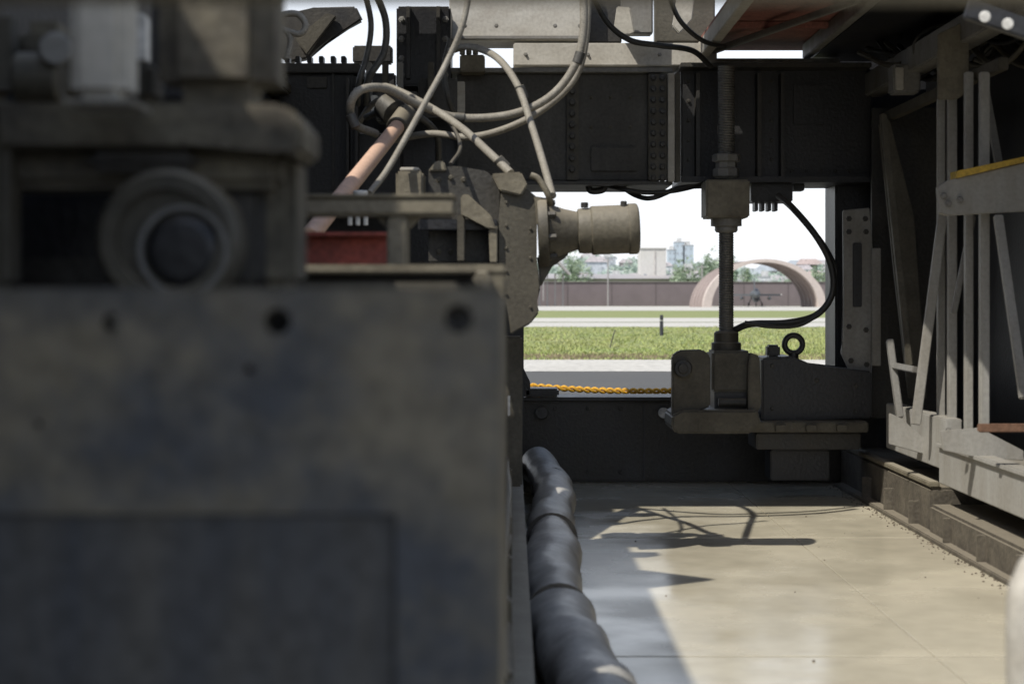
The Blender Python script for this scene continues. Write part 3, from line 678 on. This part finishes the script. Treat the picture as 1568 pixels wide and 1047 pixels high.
lathe("bearing_ring",P(283,384,D-.018),(0,-1,0),[(.050,0),(.050,.011),(.045,.011),(.045,0)],GREY,g,40,True,False)
lathe("bearing_hub",P(283,384,D-.012),(0,-1,0),[(.040,0),(.040,.012),(.03,.02),(.01,.021)],BLACK,g,32)
ubox("bearing_saddle",300,405,280,445,D+.05,.12,DARK,g,.012)
ubox("mount_cheek",392,452,232,442,D+.06,.12,FG,g,.012)
prism("upper_flange",[(-120,158),(430,158),(458,176),(468,205),(460,236),(435,238),(425,226),(300,222),(-120,228)],D-.02,.16,FG,g,.008)
ubox("second_tier",-120,428,232,288,D+.02,.12,FG,g,.01)
ubox("tier_lug",130,300,228,262,D-.01,.05,DARK,g,.01)
ubox("column_main",235,416,-120,156,D+.02,.14,FG,g,.028)
ubox("column_back",150,232,90,156,D+.1,.08,OLIVED,g,.01)
ubox("back_plate",-150,190,290,445,D+.25,.03,BLACK,g,.01)
ubox("left_cheek",-150,12,150,445,D-.02,.06,OLIVED,g,.01)
ubox("lower_block",-150,200,395,445,D+.2,.04,DARK,g,.01)
g=group("grey_post")
ubox("post_body",104,192,-140,152,1.75,.07,PALE,g,.012)
ubox("post_foot",92,204,150.5,158,1.73,.10,GREYW,g,.004)
g=group("left_fittings")
ubox("fitting_body",18,104,30,158,2.4,.12,FG,g,.02)
cyl("fitting_drum",P(25,120,2.35),P(95,120,2.35),.035,OLIVED,g); cyl("fitting_cap",P(85,75,2.3),P(85,75,2.45),.022,GREY,g)
ubox("fitting_pipe",-40,10,0,158,2.3,.08,OLIVED,g,.02)
ubox("sky_gap_plate",200,222,20,95,2.5,.04,WHITE,g,.004)  # white plate stands in for bright sky between the parts
ubox("fitting_back",196,240,95,160,2.52,.1,BLACK,g,.01)
ubox("fitting_back",-150,196,90,300,2.54,.1,BLACK,g,.01)
ubox("fitting_rear",230,300,-60,160,2.3,.1,BLACK,g,.01)  # black block behind the column
g=group("near_crossbeam")
box("crossbeam",-1.2,1.2,1.0,1.08,1.187,1.30,OLIVE,g,.004)
g=group("bright_spots")
cyl("bright_spot_knob",P(1508,26,4.2),P(1508,26,4.26),.014,WHITE,g); cyl("bright_spot_knob",P(1543,37,4.2),P(1543,37,4.26),.014,WHITE,g)  # white paint stands in for two small blurred bright spots
bar("spot_bracket",P(1480,14,4.3),P(1600,55,4.3),.05,.03,BLACK,g)
# ================================================================= LIGHT, SKY, CAMERA
el=math.radians(52); trav=Vector((math.cos(el)*.75,math.cos(el)*.66,-math.sin(el)))
sd=bpy.data.lights.new("sun",'SUN'); sd.energy=5.0; sd.angle=math.radians(.5); sd.color=(1,.95,.86)
so=bpy.data.objects.new("sun",sd); scene.collection.objects.link(so); so.rotation_euler=trav.to_track_quat('-Z','Y').to_euler(); so.location=(-6,-4,9)
w=bpy.data.worlds.new("World"); scene.world=w; w.use_nodes=True
nt=w.node_tree
sk=nt.nodes.new("ShaderNodeTexSky"); sk.sky_type='NISHITA'; sk.sun_disc=False
sk.sun_elevation=el; sk.sun_rotation=math.radians(-131); sk.dust_density=1.0; sk.air_density=1.0; sk.ozone_density=1.0
tc=nt.nodes.new("ShaderNodeTexCoord"); sp=nt.nodes.new("ShaderNodeSeparateXYZ"); mr=nt.nodes.new("ShaderNodeMapRange")
mr.inputs['From Min'].default_value=0.0; mr.inputs['From Max'].default_value=.6; mr.inputs['To Min'].default_value=.92; mr.inputs['To Max'].default_value=0.08
mr.interpolation_type='SMOOTHSTEP'
mx=nt.nodes.new("ShaderNodeMix"); mx.data_type='RGBA'; mx.inputs['B'].default_value=(7.6,7.8,8.2,1)
nt.links.new(tc.outputs['Generated'],sp.inputs[0]); nt.links.new(sp.outputs['Z'],mr.inputs['Value'])
nt.links.new(mr.outputs['Result'],mx.inputs['Factor']); nt.links.new(sk.outputs[0],mx.inputs['A'])
bg=nt.nodes["Background"]; bg.inputs['Strength'].default_value=.15
nt.links.new(mx.outputs['Result'],bg.inputs['Color'])
cam=bpy.data.cameras.new("camera"); co=bpy.data.objects.new("camera",cam); scene.collection.objects.link(co)
co.location=(0,0,H); co.rotation_euler=(math.radians(90),0,0)
cam.lens=60; cam.sensor_width=36; cam.shift_y=-63.5/1568; cam.clip_start=.05; cam.clip_end=6000
cam.dof.use_dof=True; cam.dof.focus_distance=10.5; cam.dof.aperture_fstop=4.2
scene.camera=co
scene.view_settings.view_transform='Standard'; scene.view_settings.look='None'; scene.view_settings.exposure=0
